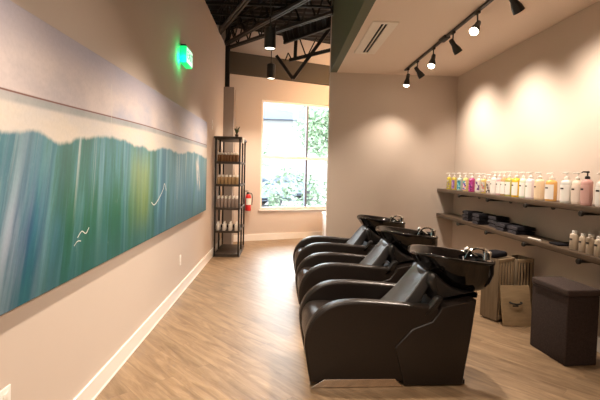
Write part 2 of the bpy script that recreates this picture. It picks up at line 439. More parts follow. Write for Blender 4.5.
# window
def fr(bm, s0, s1, z0, z1, o0=-.09, o1=-.03): fbox(bm, s0, s1, z0, z1, o0, o1)
bm = BM(); t = .045
fr(bm, W0, W0 + t, WZ0, WZ1); fr(bm, W1 - t, W1, WZ0, WZ1); fr(bm, W0 + t, W1 - t, WZ0, WZ0 + t); fr(bm, W0 + t, W1 - t, WZ1 - t, WZ1)
win = struct('window_1', bm, M['white'])
sm = s_at_x(.507)
bm = BM(); fr(bm, W0 + t, W1 - t, 1.735, 1.795); struct('transom', bm, M['white'], win)
bm = BM(); fr(bm, sm - .022, sm + .022, WZ0 + t, 1.735); fr(bm, sm - .022, sm + .022, 1.795, WZ1 - t)
M['mullion'] = mat('grey_mullion', (.09, .09, .13), .4); struct('mullion', bm, M['mullion'], win)
bm = BM(); fbox(bm, W0, W1, WZ0, WZ1, -.066, -.060); struct('pane', bm, M['glass'], win)
bm = BM(); fbox(bm, W0 - .03, W1, WZ0 - .03, WZ0, -.03, .035); struct('window_sill', bm, M['white'], win)

# ------------------------------------------------------------------ outside
bm = BM(); box(bm, -14, 20, 9.0, 45, -.25, -.15)
for v in bm.verts:
    if v.co.y < 9.5: v.co.y = fw(s_at_x(v.co.x), 0).y + .2
g = struct('ground', bm, M['asphalt'])

def blob(bm, c, r, seed, sub=3, amp=.25, sc=(1, 1, 1)):
    """leafy mass: many small tilted leaf blades spread through a rounded volume"""
    rnd = random.Random(seed); n = 420 if sub == 3 else 900
    ls = .085 * (r if sub == 3 else max(sc)) ** .5 * (1.3 if sub == 3 else 1.0)
    for _ in range(n):
        d = Vector((rnd.gauss(0, 1), rnd.gauss(0, 1), rnd.gauss(0, 1))).normalized() * (rnd.uniform(.35, 1) ** .4)
        d *= 1 + amp * math.sin(5 * d.x + seed) * math.sin(6 * d.z + seed)
        p = Vector((d.x * sc[0], d.y * sc[1], d.z * sc[2])) * r + Vector(c)
        a = Vector((rnd.gauss(0, 1), rnd.gauss(0, 1), rnd.gauss(0, .6))).normalized(); b = a.orthogonal().normalized()
        b = Matrix.Rotation(rnd.uniform(0, 6.28), 3, a) @ b
        bm.faces.new([bm.verts.new(p + v) for v in (a * ls, b * ls * .55, -a * ls, -b * ls * .55)])
def shrub(x, y, r, h, seed, label):
    bm = BM(); blob(bm, (x, y, h*.48 - .15), 1, seed, 4, .16, (r, r * .8, h * .55)); return tag(obj('shrub', bm, M['hedge'], smooth=0), label, 'shrub', 'shrubs outside the window')
shrub(-1.0, 11.2, .45, .95, 2, 'low pale green shrub just outside the lower left corner of the window')
shrub(.35, 13.6, 1.0, 1.7, 3, 'big rounded pale green shrub outside the middle of the window')
shrub(2.2, 15.4, .75, 1.6, 5, 'pale green shrub outside the right hand side of the window, right of the mullion')
def tree(x, y, h, r, seed, label):
    t = thing('tree', label, 'tree', (x, y, -.15), 0, 'trees outside the window')
    bm = BM(); tube(bm, [(0, 0, 0), (.05, 0, h*.3), (0, .05, h*.6)], [.16, .12, .07]); obj('trunk', bm, M['trunk'], t)
    bm = BM()
    rnd = random.Random(seed)
    for k in range(7): blob(bm, (rnd.uniform(-r, r)*.7, rnd.uniform(-r, r)*.7, h * rnd.uniform(.5, .9)), r * rnd.uniform(.4, .6), seed + k, 3, .3)
    obj('crown', bm, M['tree'], t, smooth=0)
tree(2.6, 20.5, 5.2, 1.7, 31, 'pale leafy tree outside behind the right pane of the window')
tree(-3.0, 30, 4.2, 1.9, 47, 'pale leafy tree far outside behind the left pane of the window')
# building across the lot
t = thing('building', 'pale blue grey building across the lot, seen at the top of the window', 'building', (1, 38, -.15))
bm = BM(); box(bm, -16, 16, 0, 4, 6.2, 8.6, bev=.05); obj('roof_fascia', bm, M['facade'], t)
bm = BM(); box(bm, -15, 15, 1, 4, 0, 6.2, bev=.02); obj('wall', bm, M['asphalt'], t)
def car(x, y, rz, label):
    t = thing('car', label, 'car', (x, y, -.15), rz, 'cars parked outside')
    bm = BM(); prism_y(bm, spline([(-2.1, .3), (-2.15, .6), (-1.9, .85), (-1.2, .95), (-.6, 1.38), (.7, 1.42), (1.5, .98), (2.05, .85), (2.15, .5), (2.05, .3)], 3), -.85, .85, .12); obj('body', bm, M['carpaint'], t)
    bm = BM(); prism_y(bm, [Vector(p) for p in ((-1.05, .97), (-.56, 1.32), (.66, 1.36), (1.3, 1.0))], -.86, .86, .02); obj('side_window', bm, M['carglass'], t)
    for sx in (-1.35, 1.35):
        for sy in (-1, 1):
            bm = BM(); lathe(bm, [(.2, -.1), (.31, -.1), (.32, -.05), (.32, .05), (.31, .1), (.2, .1)], 20, (sx, sy * .78, .32), mtx=Matrix.Rotation(PI/2, 4, 'X')); obj('wheel', bm, M['tyre'], t)
car(-1.9, 18.5, R(25), 'parked pale car on the left, seen low through the window')
car(-.2, 23.0, R(20), 'parked pale car farther off, seen just above the big shrub')

# ------------------------------------------------------------------ corridor: column, counter, wall plates
bm = BM(); box(bm, XL, -1.0, 8.25, 8.58, 0, 3.08); struct('column', bm, M['taupe'])
bm = BM()
box(bm, XL, -1.12, 8.40, 8.41, ZL - .84, ZD); box(bm, XL, -1.12, 8.49, 8.50, ZL - .84, ZD); box(bm, -1.165, -1.155, 8.40, 8.5, ZL - .84, ZD)
struct('dark_strip', bm, M['steel'])  # dark upright strip put in for the gap above the column
t = thing('counter', 'low white counter peeking out past the end of the alcove wall, under the window', 'counter', (.85, 7.4, 0))
bm = BM(); box(bm, 0.02, .5, 0, 1.75, .08, .58, bev=.004); obj('cabinet_body', bm, M['white'], t)
bm = BM(); box(bm, 0, .52, -.01, 1.76, .58, .61, bev=.004); obj('countertop', bm, M['white'], t)
bm = BM(); box(bm, .05, .48, .03, 1.72, 0, .08); obj('plinth', bm, M['white'], t)

def plate(name, y, z, label, w=.075, h=.12, kind='outlet'):
    t = thing(name, label, 'outlet' if kind == 'outlet' else 'wall plate', (XL, y, z))
    bm = BM(); box(bm, 0, .006, -w/2, w/2, -h/2, h/2, bev=.002); obj('cover_plate', bm, M['whiteplastic'], t)
    bm = BM()
    if kind == 'outlet':
        for dz in (-.022, .022): box(bm, .005, .0085, -.017, .017, dz - .014, dz + .014, bev=.001)
    else: box(bm, .005, .012, -.012, .012, -.02, .02, bev=.002)
    obj('socket' if kind == 'outlet' else 'rocker', bm, M['white'], t)
plate('wall_outlet', 4.95, .41, 'small white electrical outlet low on the left wall between painting and black rack')
plate('wall_outlet', 1.84, .46, 'small white electrical outlet at the bottom left corner of the photo')
plate('wall_plate', 7.02, 2.22, 'small pale wall plate high on the left wall just above the black rack', .05, .16, 'plate')

# ------------------------------------------------------------------ painting
Y0, Y1, Z0, Z1 = 1.0, 6.33, .87, 2.18
t = thing('painting', 'very long unframed painting of sky, pale band and blue green streaks on the left wall', 'painting', (XL, Y0, Z0))
bm = BM(); box(bm, .004, .045, 0, Y1 - Y0, 0, Z1 - Z0, bev=.003, seg=1)
uvl = bm.loops.layers.uv.new('UVMap')
for f in bm.faces:
    for lp in f.loops: lp[uvl].uv = (lp.vert.co.y, lp.vert.co.z / (Z1 - Z0))
obj('canvas', bm, M['painting'], t)
M['chalk'] = mat('chalky_white_paint', (.62, .62, .58), .7)
def stroke(pts, r=.004):
    bm = BM(); p = spline([Vector((.046, y - Y0, z - Z0)) for y, z in pts], 4, False); tube(bm, p, r, 6)
    for v in bm.verts: v.co.x = .0445 + (v.co.x - .0445) * .3
    obj('chalk_mark', bm, M['chalk'], t)
stroke([(3.72, 1.19), (3.80, 1.16), (3.90, 1.19), (4.0, 1.24), (4.08, 1.29), (4.12, 1.34), (4.18, 1.27)], .005)
stroke([(2.40, 1.09), (2.45, 1.12), (2.50, 1.10), (2.54, 1.13)], .003)
stroke([(2.36, 1.05), (2.40, 1.07), (2.44, 1.065)], .0025)
stroke([(2.86, 2.04), (2.865, 1.92), (2.86, 1.78), (2.865, 1.70)], .002)
stroke([(4.6, 1.62), (4.61, 1.4), (4.6, 1.15)], .0025)

# ------------------------------------------------------------------ exit sign
t = thing('exit_sign', 'lit green exit sign mounted on the left wall above the painting', 'sign', (XL, 4.83, 2.68))
bm = BM(); box(bm, .0, .075, 0, .31, 0, .19, bev=.006); obj('housing', bm, M['greenglow'], t)
bm = BM(); box(bm, .0755, .079, .012, .298, .012, .178, bev=.001); obj('face_panel', bm, M['signface'], t)
cu = bpy.data.curves.new('lettering', 'FONT'); cu.body = 'EXIT'; cu.size = .125; cu.align_x = 'CENTER'; cu.align_y = 'CENTER'; cu.extrude = .0012; cu.space_character = 1.05
tmp = bpy.data.objects.new('lettering_curve', cu); C.objects.link(tmp)
me = bpy.data.meshes.new_from_object(tmp.evaluated_get(bpy.context.evaluated_depsgraph_get())); bpy.data.objects.remove(tmp)
me.materials.clear(); me.materials.append(M['signletters'])
o = bpy.data.objects.new('lettering', me); C.objects.link(o); o.parent = t; o.location = (.080, .155, .095); o.rotation_euler = (PI/2, 0, PI/2)
bm = BM(); box(bm, 0, .06, .03, .17, .19, .215, bev=.006); obj('canopy', bm, M['black'], t)

L = bpy.data.lights.new('sign_glow', 'POINT'); L.energy = 1.2; L.color = (0, 1, .3); L.shadow_soft_size = .03
o = bpy.data.objects.new('sign_glow', L); C.objects.link(o); o.location = (XL + .05, 4.79, 2.72)
# ------------------------------------------------------------------ roof joists
def joist(name, p, q, label, up=.36, zig=9, tw=.05):
    t = thing(name, label, 'joist', p, 0, 'open web roof joists'); p, q = Vector(p), Vector(q); d = q - p
    perp = Vector((-d.y, d.x, 0)).normalized() * tw
    bm = BM()
    for s in (-1, 1): bar(bm, perp * s * .5, d + perp * s * .5, .028, .045)
    obj('bottom_chord', bm, M['chord'], t)
    bm = BM()
    for s in (-1, 1): bar(bm, perp * s * .5 + Vector((0, 0, up)), d + perp * s * .5 + Vector((0, 0, up)), .03, .03)
    obj('top_chord', bm, M['steel'], t)
    bm = BM()
    for k in range(zig):
        a, b, c = d * (k / zig), d * ((k + .5) / zig), d * ((k + 1) / zig); u = Vector((0, 0, up))
        bar(bm, a, b + u, .02, .02); bar(bm, b + u, c, .02, .02)
    obj('web', bm, M['steel'], t)
def ext(a, b, s):
    a, b = Vector(a), Vector(b); return a + (b - a) * s
joist('roof_joist', (-1.22, 7.70, 3.92), ext((-1.2, 7.68, 3.92), (-.584, 6.159, 3.92), 2.9), 'black open web roof joist nearest the camera, at the top left of the ceiling', zig=11)
joist('roof_joist', (-1.22, 8.40, 3.92), ext((-1.21, 8.404, 3.92), (.244, 6.077, 3.92), 1.28), 'long black open web roof joist crossing behind the nearer pendant', zig=8)
joist('roof_joist', (-1.19, 8.55, 3.90), ext((-.419, 7.817, 3.92), (.722, 6.482, 3.92), .975), 'black open web roof joist running from the far corner to the alcove fascia', zig=8)
# bridging rod and the hanging V frame
t = thing('ceiling_frame', 'black hanging V shaped steel frame in front of the dark beam', 'frame', (.131, 8.0, 3.217))
def P(x, z): return Vector((x - .131, 0, z - 3.217))
for a, b, w in (((.131, 3.217), (.823, 4.207), .062), ((.131, 3.217), (-.19, 3.64), .055)):
    bm = BM(); bar(bm, P(*a), P(*b), w, w); obj('hanger_arm', bm, M['steel'], t)
bm = BM(); bar(bm, P(.05, 3.56), P(.86, 3.79), .05, .06); obj('cross_bar', bm, M['steel'], t)
bm = BM(); bar(bm, P(.16, 3.59), P(.18, ZD), .065, .065); obj('post', bm, M['steel'], t)
for a, b in (((-.02, 3.56), (.03, 3.70)), ((.03, 3.70), (.10, 3.57)), ((.36, 3.66), (.22, 4.02)), ((.40, 3.67), (.56, 4.0))):
    bm = BM(); bar(bm, P(*a), P(*b), .022, .022); obj('brace', bm, M['steel'], t)
t = thing('catwalk_panel', 'dark ribbed steel panel hanging under the joists beside the fascia', 'ceiling panel', (0, 7.4, 3.9))
bm = BM(); k = 0
a0, a1, b1, b0 = Vector((-.12, 0, .04)), Vector((.69, -.78, .05)), Vector((.69, -.5, -.06)), Vector((-.05, .32, -.10))
prev = None
for i in range(0, 33):
    s = i / 32; p, q = a0.lerp(a1, s), b0.lerp(b1, s); dz = Vector((0, 0, .03 if (i // 2) % 2 else 0))
    va, vb = bm.verts.new(p + dz), bm.verts.new(q + dz)
    if prev: bm.faces.new((prev[0], prev[1], vb, va))
    prev = (va, vb)
r = bmesh.ops.solidify(bm, geom=bm.faces[:], thickness=.006); obj('ribbed_sheet', bm, M['steel'], t, smooth=0)
bm = BM(); bar(bm, b0, b1, .04, .05); obj('edge_angle', bm, M['steel'], t)
bm = BM(); bar(bm, a0, a1, .04, .06); obj('edge_angle', bm, M['chord'], t)
# cross rods between the joists
for (p, q, lb) in (((-1.4, 7.0, 4.02), (.68, 7.35, 4.05), 'thin black bridging rod high under the roof deck, crossing behind the V frame side'),
                   ((-1.4, 6.55, 4.0), (.69, 6.5, 4.0), 'thin black bridging rod crossing the ceiling between left wall and fascia')):
    bm = BM(); bar(bm, p, q, .03, .03); tag(obj('bridging_rod', bm, M['steel']), lb, 'rod')

# pendants
def pendant(x, y, z0, label):
    t = thing('pendant_downlight', label, 'pendant light', (x, y, z0), 0, 'black cylinder pendants')
    bm = BM(); lathe(bm, [(.066, .012), (.072, 0), (.077, .0), (.077, .26), (.070, .268), (.012, .27)], 28); obj('shade', bm, M['black'], t)
    bm = BM(); lathe(bm, [(.001, .0108), (.064, .0108), (.0655, .0118)], 28); obj('lens', bm, M['lampsoft'], t)
    bm = BM(); tube(bm, [(0, 0, .268), (0, 0, ZD - z0)], .008); obj('stem', bm, M['black'], t)
pendant(-.225, 5.7, 3.11, 'black cylinder pendant downlight nearer the camera, larger of the two')
pendant(-.28, 7.9, 3.185, 'black cylinder pendant downlight farther away, in front of the dark beam')

# ------------------------------------------------------------------ grille + track lights
t = thing('air_grille', 'white linear air grille with two dark slots in the alcove ceiling', 'vent', (.885, 4.38, H))
bm = BM()
for a in ((0, .27, 0, .05), (0, .27, 1.12, 1.17), (0, .10, .05, 1.12), (.17, .27, .05, 1.12), (.13, .14, .05, 1.12)): box(bm, a[0], a[1], a[2], a[3], -.012, 0)
obj('frame', bm, M['ceil'] if False else mat('cream_grille_paint', (.80, .74, .66), .5), t)
for x in (.10, .14):
    bm = BM(); box(bm, x + .001, x + .029, .051, 1.119, -.004, -.001); obj('slot', bm, M['slot'], t)

tr = thing('light_track', 'long dark light track fixed to the alcove ceiling', 'light track', (1.80, 0, H))
bm = BM(); box(bm, -.018, .018, 2.5, 6.36, -.022, 0, bev=.003); obj('rail', bm, M['black'], tr)
bm = BM(); box(bm, -.035, .035, 4.72, 4.90, -.034, 0, bev=.005); obj('feed_box', bm, M['black'], tr)
def spot(y, aim, lit, label, energy):
    t = thing('track_spotlight', label, 'spotlight', (1.80, y, H - .022), 0, 'spotlights on the ceiling track')
    bm = BM(); box(bm, -.014, .014, -.035, .035, -.02, 0, bev=.003); tube(bm, [(0, 0, -.02), (0, 0, -.11)], .007); obj('stem', bm, M['black'], t)
    d = (Vector(aim) - Vector((1.80, y, H - .165))).normalized()
    rot = d.to_track_quat('-Z', 'Y').to_matrix().to_4x4(); rot.translation = Vector((0, 0, -.12))
    bm = BM(); lathe(bm, [(.012, .05), (.022, .045), (.026, .02), (.026, -.02), (.043, -.075), (.047, -.12), (.041, -.12), (.037, -.078), (.02, -.06)], 22, mtx=rot)
    hd = obj('lamp_head', bm, M['black'], t)
    bm = BM(); lathe(bm, [(.002, -.088), (.036, -.088), (.039, -.10), (.039, -.122), (.030, -.136), (.016, -.143), (.002, -.145)] if lit else [(.002, -.08), (.034, -.08), (.036, -.09), (.030, -.104), (.002, -.109)], 18, mtx=rot); obj('bulb', bm, M['lamp'] if lit else M['lampsoft'], hd)
    L = bpy.data.lights.new('spot_beam', 'SPOT'); L.energy = energy; L.color = (1, .84, .69); L.spot_size = R(105); L.spot_blend = 1; L.shadow_soft_size = .035
    o = bpy.data.objects.new('spot_beam', L); C.objects.link(o)
    o.location = Vector((1.80, y, H - .142)) + d * .16; o.rotation_euler = d.to_track_quat('-Z', 'Y').to_euler()
SE = 68
spot(6.22, (1.50, 6.36, .5), True, 'lit black track spotlight at the far end of the track, by the back wall', SE * .7)
spot(5.78, (2.75, 5.85, 1.7), False, 'dark track spotlight second from the far end, turned to the right wall', SE)
spot(5.16, (.9, 4.1, 0), True, 'glowing track spotlight third from the far end of the track', SE * 2)
spot(4.56, (2.75, 4.72, 1.65), False, 'dark track spotlight in the middle, just past the feed box, turned to the right wall', SE)
spot(3.98, (-.2, 1.9, 0), True, 'brightest track spotlight, glowing with a starburst near the top of the photo', SE * 2.2)
spot(3.37, (2.75, 3.62, 1.65), False, 'dark track spotlight nearest the camera, cut by the top edge of the photo', SE)

# ------------------------------------------------------------------ shampoo chairs
def make_chair():
    t = thing('shampoo_chair', 'black leather shampoo chair with glossy black basin, nearest the camera', 'shampoo chair', (0, 0, 0), 0, 'row of shampoo chairs')
    HW = .31
    core = [(.005, .03), (-.022, .17), (-.040, .30), (-.033, .375), (-.008, .448), (.040, .513), (.105, .562), (.19, .594), (.31, .604), (.46, .598), (.60, .587), (.72, .577), (.84, .570)]
    top = spline(core, 5, False)
    prof = [Vector(p) for p in top] + [Vector((.90, .56)), Vector((.925, .50)), Vector((.93, .25)), Vector((.92, .03))]
    for s in (-1, 1):
        y0, y1 = (s * HW, s * (HW - .095)); y0, y1 = min(y0, y1), max(y0, y1)
        bm = BM(); prism_y(bm, prof, y0, y1, .026, 5); a = obj('armrest', bm, M['leather'], t, smooth=50)
        # piping along the outer top edge
        bm = BM(); q = [Vector((p.x, s * (HW - .010), p.y)) + Vector((0, 0, -.006)) for p in inset(prof, .004)[1:len(top)]]
        tube(bm, q, .0045, 6); obj('piping', bm, M['leather'], a)
        bm = BM(); e = s * (HW + .001); f = s * (HW + .007)
        prism_y(bm, [Vector(p) for p in ((.012, .004), (.10, .058), (.60, .058), (.655, .004))], min(e, f), max(e, f), .002, 1)
        obj('kick_plate', bm, M['kick'], t, smooth=20)
    # seat
    bm = BM()
    sp = spline([(-.005, .22), (-.025, .32), (-.012, .40), (.055, .455), (.25, .455), (.48, .44), (.62, .42), (.62, .26), (.40, .20), (.15, .19)], 5)
    prism_y(bm, sp, -HW + .10, HW - .10, .03, 4); obj('seat_cushion', bm, M['leather'], t, smooth=50)
    bm = BM(); box(bm, .035, .9, -HW + .097, HW - .097, .03, .215, bev=.01); obj('seat_base', bm, M['leather'], t)
    # backrest: curved slab with a scooped neck
    def back(u, v, side):
        d = Vector((.68, 0, .73)); nrm = Vector((-.73, 0, .68))
        top = .555 - .045 * math.exp(-(u / .55) ** 4)
        p = Vector((.500, 0, .385)) + Vector((.71, 0, .704)) * (top * v)
        p += nrm * (.030 * u * u - .030 * math.sin(PI * v))
        p.x += .055 * (1 - v) ** 2
        if side: p -= nrm * (.125 - .050 * v)
        else: p -= nrm * (.012 * v ** 12)
        p.y = u * (.180 - .045 * v * v)
        return p
    NU, NV = 16, 14; bm = BM(); G = []
    for side in (0, 1): G.append([[bm.verts.new(back(-1 + 2*i/NU, j/NV, side)) for i in range(NU+1)] for j in range(NV+1)])
    for side in (0, 1):
        for j in range(NV):
            for i in range(NU): bm.faces.new((G[side][j][i], G[side][j][i+1], G[side][j+1][i+1], G[side][j+1][i]))
    for j in range(NV):
        for i in (0, NU): bm.faces.new((G[0][j][i], G[0][j+1][i], G[1][j+1][i], G[1][j][i]))
    for i in range(NU):
        for j in (0, NV): bm.faces.new((G[0][j][i], G[0][j][i+1], G[1][j][i+1], G[1][j][i]))
    es = [e for e in bm.edges if len(e.link_faces) == 2 and e.calc_face_angle(0) > 1.0]
    bmesh.ops.recalc_face_normals(bm, faces=bm.faces)
    es = [e for e in bm.edges if len(e.link_faces) == 2 and e.calc_face_angle(0) > .9]
    bmesh.ops.bevel(bm, geom=es, offset=.012, segments=3, affect='EDGES', profile=.5)
    obj('backrest', bm, M['leatherback'], t, smooth=60)
    # plumbing housing behind the seat
    hp = [(.665, .012), (.590, .284), (.71, .413), (.85, .465), (.895, .525), (.915, .568), (1.165, .618), (1.13, .32), (1.085, .012)]
    bm = BM(); prism_y(bm, [Vector(p) for p in hp], -HW - .012, HW + .012, .012, 3); obj('plumbing_housing', bm, M['leather'], t, smooth=30)
    bm = BM(); box(bm, .70, 1.12, -HW + .03, HW - .03, 0, .03); obj('foot_plinth', bm, M['plastic'], t)
    # hinge covers between arm and housing
    for s in (-1, 1):
        bm = BM(); pts = spline([(.925, .63), (.915, .60), (.885, .545), (.84, .50), (.79, .50), (.80, .53), (.85, .585), (.885, .63)], 4)
        prism_y(bm, pts, s * (HW - .03) - .03, s * (HW - .03) + .03, .01, 3); obj('hinge_cover', bm, M['plastic'], t, smooth=50)
    # support under the bowl
    bm = BM(); sp = spline([(.925, .565), (.895, .63), (.86, .71), (.90, .78), (1.0, .70), (1.10, .655), (1.20, .640), (1.235, .625), (1.165, .610), (1.05, .590)], 4)
    prism_y(bm, sp, -.215, .215, .03, 4); obj('basin_bracket', bm, M['plastic'], t, smooth=50)
    # basin
    n = 56
    def ring(cx, ax, ay, z, ex, tilt, dip, bias=0.):
        out = []
        for k in range(n):
            a = 2 * PI * k / n; ca, sa = math.cos(a), math.sin(a)
            rx = math.copysign(abs(ca) ** (2 / ex), ca); ry = math.copysign(abs(sa) ** (2 / ex), sa)
            x = cx + ax * rx; yy = ay * ry * (1 + bias * rx)
            zz = z - tilt * (x - 1.1) - dip * math.exp(-((math.atan2(sa, -ca)) / .45) ** 2)
            out.append(Vector((x, yy, zz)))
        return out
    lev = [  # outside from the foot up, over the rim, down the inside
        (1.19, .10, .10, .628, 2.3, 0, 0, 0), (1.188, .150, .15, .632, 2.3, 0, 0, 0), (1.180, .198, .185, .662, 2.3, .04, 0, 0), (1.160, .24, .215, .72, 2.4, .08, 0, 0),
        (1.125, .288, .243, .79, 2.5, .09, .0, .04), (1.098, .307, .275, .864, 2.4, .11, .022, .07), (1.097, .314, .282, .878, 2.4, .12, .03, .08), (1.097, .313, .281, .888, 2.4, .12, .035, .08),
        (1.098, .306, .274, .892, 2.4, .12, .038, .08), (1.10, .293, .260, .885, 2.4, .12, .036, .08), (1.12, .262, .235, .842, 2.4, .09, .012, .05), (1.150, .220, .195, .74, 2.4, .05, 0, 0), (1.175, .17, .155, .685, 2.3, .02, 0, 0), (1.19, .10, .10, .662, 2.2, 0, 0, 0), (1.19, .02, .02, .656, 2, 0, 0, 0)]
    bm = BM(); rg = [[bm.verts.new(p) for p in ring(*l)] for l in lev]
    for a, b in zip(rg, rg[1:]):
        for k in range(n): bm.faces.new((a[k], a[(k+1)%n], b[(k+1)%n], b[k]))
    bm.faces.new(list(reversed(rg[0]))); bm.faces.new(rg[-1])
    basin = obj('basin', bm, M['ceramic'], t, smooth=70)
    bm = BM(); lathe(bm, [(.004, .004), (.024, .004), (.028, .0), (.028, -.004)], 18, (1.19, 0, .664)); obj('drain', bm, M['chrome'], basin)
    # neck pad gel rest on the scooped lip
    # mixer tap at the back rim
    tp = bpy.data.objects.new('faucet', None)
    bm = BM(); lathe(bm, [(.024, 0), (.026, .01), (.020, .016), (.019, .05), (.022, .055), (.022, .075), (.012, .082)], 18, (1.355, -.10, .842)); tap = obj('faucet', bm, M['chrome'], t)
    bpy.data.objects.remove(tp)
    bm = BM(); tube(bm, spline([(1.355, -.10, .918), (1.33, -.10, .935), (1.28, -.09, .945)], 4, False), [.009] * 9, 8); obj('lever', bm, M['chrome'], tap)
    bm = BM(); tube(bm, spline([(1.355, -.04, .845), (1.36, -.03, .905), (1.33, -.01, .93), (1.27, .02, .905), (1.24, .04, .84)], 5, False), .0085, 8); obj('spray_hose', bm, M['chrome'], tap)
    bm = BM(); lathe(bm, [(.012, 0), (.015, .015), (.013, .07), (.021, .10), (.021, .115), (.016, .12)], 16, (1.345, .05, .848), mtx=Matrix.Rotation(R(-55), 4, 'Y')); obj('spray_head', bm, M['chrome'], tap)
    bm = BM(); tube(bm, spline([(1.36, -.03, .85), (1.385, .04, .865), (1.36, .12, .862), (1.30, .17, .86)], 4, False), .009, 8); obj('spray_hose', bm, M['plastic'], tap)
    return t
ch0 = make_chair(); ch0.location = (.20, 3.145, 0); ch0.rotation_euler.z = R(1.8)
for y, lb in ((4.31, 'black leather shampoo chair with glossy black basin, in the middle of the row'), (5.47, 'black leather shampoo chair with glossy black basin, farthest away by the back wall')):
    c = copy_tree(ch0); c.location = (.20, y, 0); c['label'] = lb

# ------------------------------------------------------------------ shelves
for nm, z, lb in (('upper', 1.262, 'long dark wooden upper wall shelf carrying the pump bottles'), ('lower', .865, 'long dark wooden lower wall shelf carrying towels and small bottles')):
    t = thing('wall_shelf', lb, 'shelf', (XR, 0, z), 0, 'shelves on the right wall')
    bm = BM(); box(bm, -.273, -.002, 2.45, YB - .004, -.050, 0, bev=.004); obj('shelf_board', bm, M['shelfwood'], t)
    for y in (2.56, 3.36, 4.16, 4.96, 5.78):
        bm = BM(); tube(bm, [(-.29, y, -.0635), (-.003, y, -.0635)], .0125, 12); b = obj('bracket', bm, M['black'], t)
        bm = BM(); lathe(bm, [(.012, -.012), (.021, -.012), (.023, -.006), (.023, .006), (.021, .012), (.012, .012)], 16, (-.295, y, -.0635), mtx=Matrix.Rotation(PI/2, 4, 'Y')); obj('end_cap', bm, M['black'], b)
        bm = BM(); lathe(bm, [(.014, -.004), (.038, -.004), (.038, .004), (.014, .004)], 18, (-.006, y, -.0635), mtx=Matrix.Rotation(PI/2, 4, 'Y')); obj('wall_flange', bm, M['black'], b)

# ------------------------------------------------------------------ bottles
def pattern_mat(name, cols, scale):
    m = mat(name, cols[0], .4); nt = m.node_tree; b = nt.nodes['Principled BSDF']
    tc = nt.nodes.new('ShaderNodeTexCoord'); vo = nt.nodes.new('ShaderNodeTexVoronoi'); vo.inputs['Scale'].default_value = scale
    nt.links.new(tc.outputs['Object'], vo.inputs['Vector'])
    s = nt.nodes.new('ShaderNodeSeparateColor'); nt.links.new(vo.outputs['Color'], s.inputs[0])
    r = nt.nodes.new('ShaderNodeValToRGB'); r.color_ramp.interpolation = 'CONSTANT'
    e = r.color_ramp.elements
    for i, c in enumerate(cols):
        p = i / len(cols)
        if i < 2: e[i].position = p; e[i].color = (*c, 1)
        else: k = e.new(p); k.color = (*c, 1)
    nt.links.new(s.outputs[0], r.inputs['Fac']); nt.links.new(r.outputs['Color'], b.inputs['Base Color'])
    return m
W_ = (.80, .78, .74)
def pump_bottle(y, body, lab, label, r=.046, h=.205, pump=None, x=2.575, dash=True, z=1.262):
    """1-litre bottle; body and lab are colours or materials"""
    def mm(c, rg=.25): return c if not isinstance(c, tuple) else mat('bottle_plastic', c, rg)
    t = thing('pump_bottle', label, 'bottle', (x, y, z), random.uniform(-.15, .15), 'pump bottles on the upper shelf')
    bm = BM(); lathe(bm, [(r*.88, 0), (r*.97, .004), (r, .012), (r, h*.88), (r*.94, h*.94), (r*.72, h*.99), (r*.42, h*1.03), (r*.38, h*1.06)], 26); obj('body', bm, mm(body), t)
    bm = BM()
    a = [PI - 1.35 + 2.7 * k / 14 for k in range(15)]; z0, z1 = h*.10, h*.80
    if lab is not None:
        rows = [[bm.verts.new(((r + d) * math.cos(q), (r + d) * math.sin(q), zz)) for q in a] for zz, d in ((z0, .0), (z0, .0008), (z1, .0008), (z1, 0))]
        for A, B in zip(rows, rows[1:]):
            for k in range(14): bm.faces.new((A[k], A[k+1], B[k+1], B[k]))
        lo = obj('label', bm, mm(lab, .5), t)
        if dash:
            bm = BM(); rows = [[bm.verts.new(((r + .0016) * math.cos(q), (r + .0016) * math.sin(q), zz)) for q in a[5:10]] for zz in (h*.60, h*.67)]
            for k in range(4): bm.faces.new((rows[0][k], rows[0][k+1], rows[1][k+1], rows[1][k]))
            obj('logo_bar', bm, M['ink'], lo)
    else: bm.free()
    pm = pump or M['whiteplastic']
    bm = BM(); b0 = h * 1.05
    lathe(bm, [(r*.40, b0 - .004), (r*.46, b0), (r*.46, b0 + .018), (r*.30, b0 + .022), (.0055, b0 + .026), (.0055, b0 + .048), (.013, b0 + .050), (.015, b0 + .060), (.010, b0 + .064)], 16)
    tube(bm, [(0, 0, b0 + .056), (-.030, .012, b0 + .057), (-.042, .017, b0 + .050)], [.0075, .006, .0045], 8); obj('pump', bm, pm, t)
P1 = pattern_mat('olive_purple_print', [(.30, .26, .06), (.22, .10, .25), (.42, .36, .12), (.55, .50, .40)], 45)
P2 = pattern_mat('violet_print', [(.25, .10, .32), (.45, .30, .50), (.20, .12, .28)], 40)
P3 = pattern_mat('teal_print', [(.03, .25, .38), (.06, .38, .42), (.30, .55, .55), (.03, .16, .18)], 45)
P4 = pattern_mat('bright_print', [(.75, .72, .70), (.05, .10, .40), (.70, .20, .40), (.65, .50, .10), (.10, .40, .40)], 45)
P5 = pattern_mat('magenta_print', [(.45, .04, .28), (.60, .12, .40), (.14, .02, .14), (.30, .02, .10)], 40)
P6 = pattern_mat('dark_spot_print', [(.72, .68, .66), (.70, .60, .64), (.12, .03, .16), (.72, .70, .66)], 32)
P7 = pattern_mat('grey_red_print', [(.60, .56, .52), (.30, .26, .24), (.60, .22, .18), (.70, .66, .62)], 40)
sh = lambda s: 'pump bottle ' + s + ' on the upper shelf'
pump_bottle(6.45, (.55, .45, .06), P1, 'white topped pump bottle with an olive and purple label, leftmost on the upper shelf', .036, .185, dash=False)
pump_bottle(6.25, (.55, .42, .08), P2, 'white topped pump bottle with a violet label, second from the left on the upper shelf', .036, .185, dash=False)
pump_bottle(6.05, (.45, .55, .50), P3, 'white topped pump bottle with a teal blue label on the upper shelf', .038, .185, dash=False)
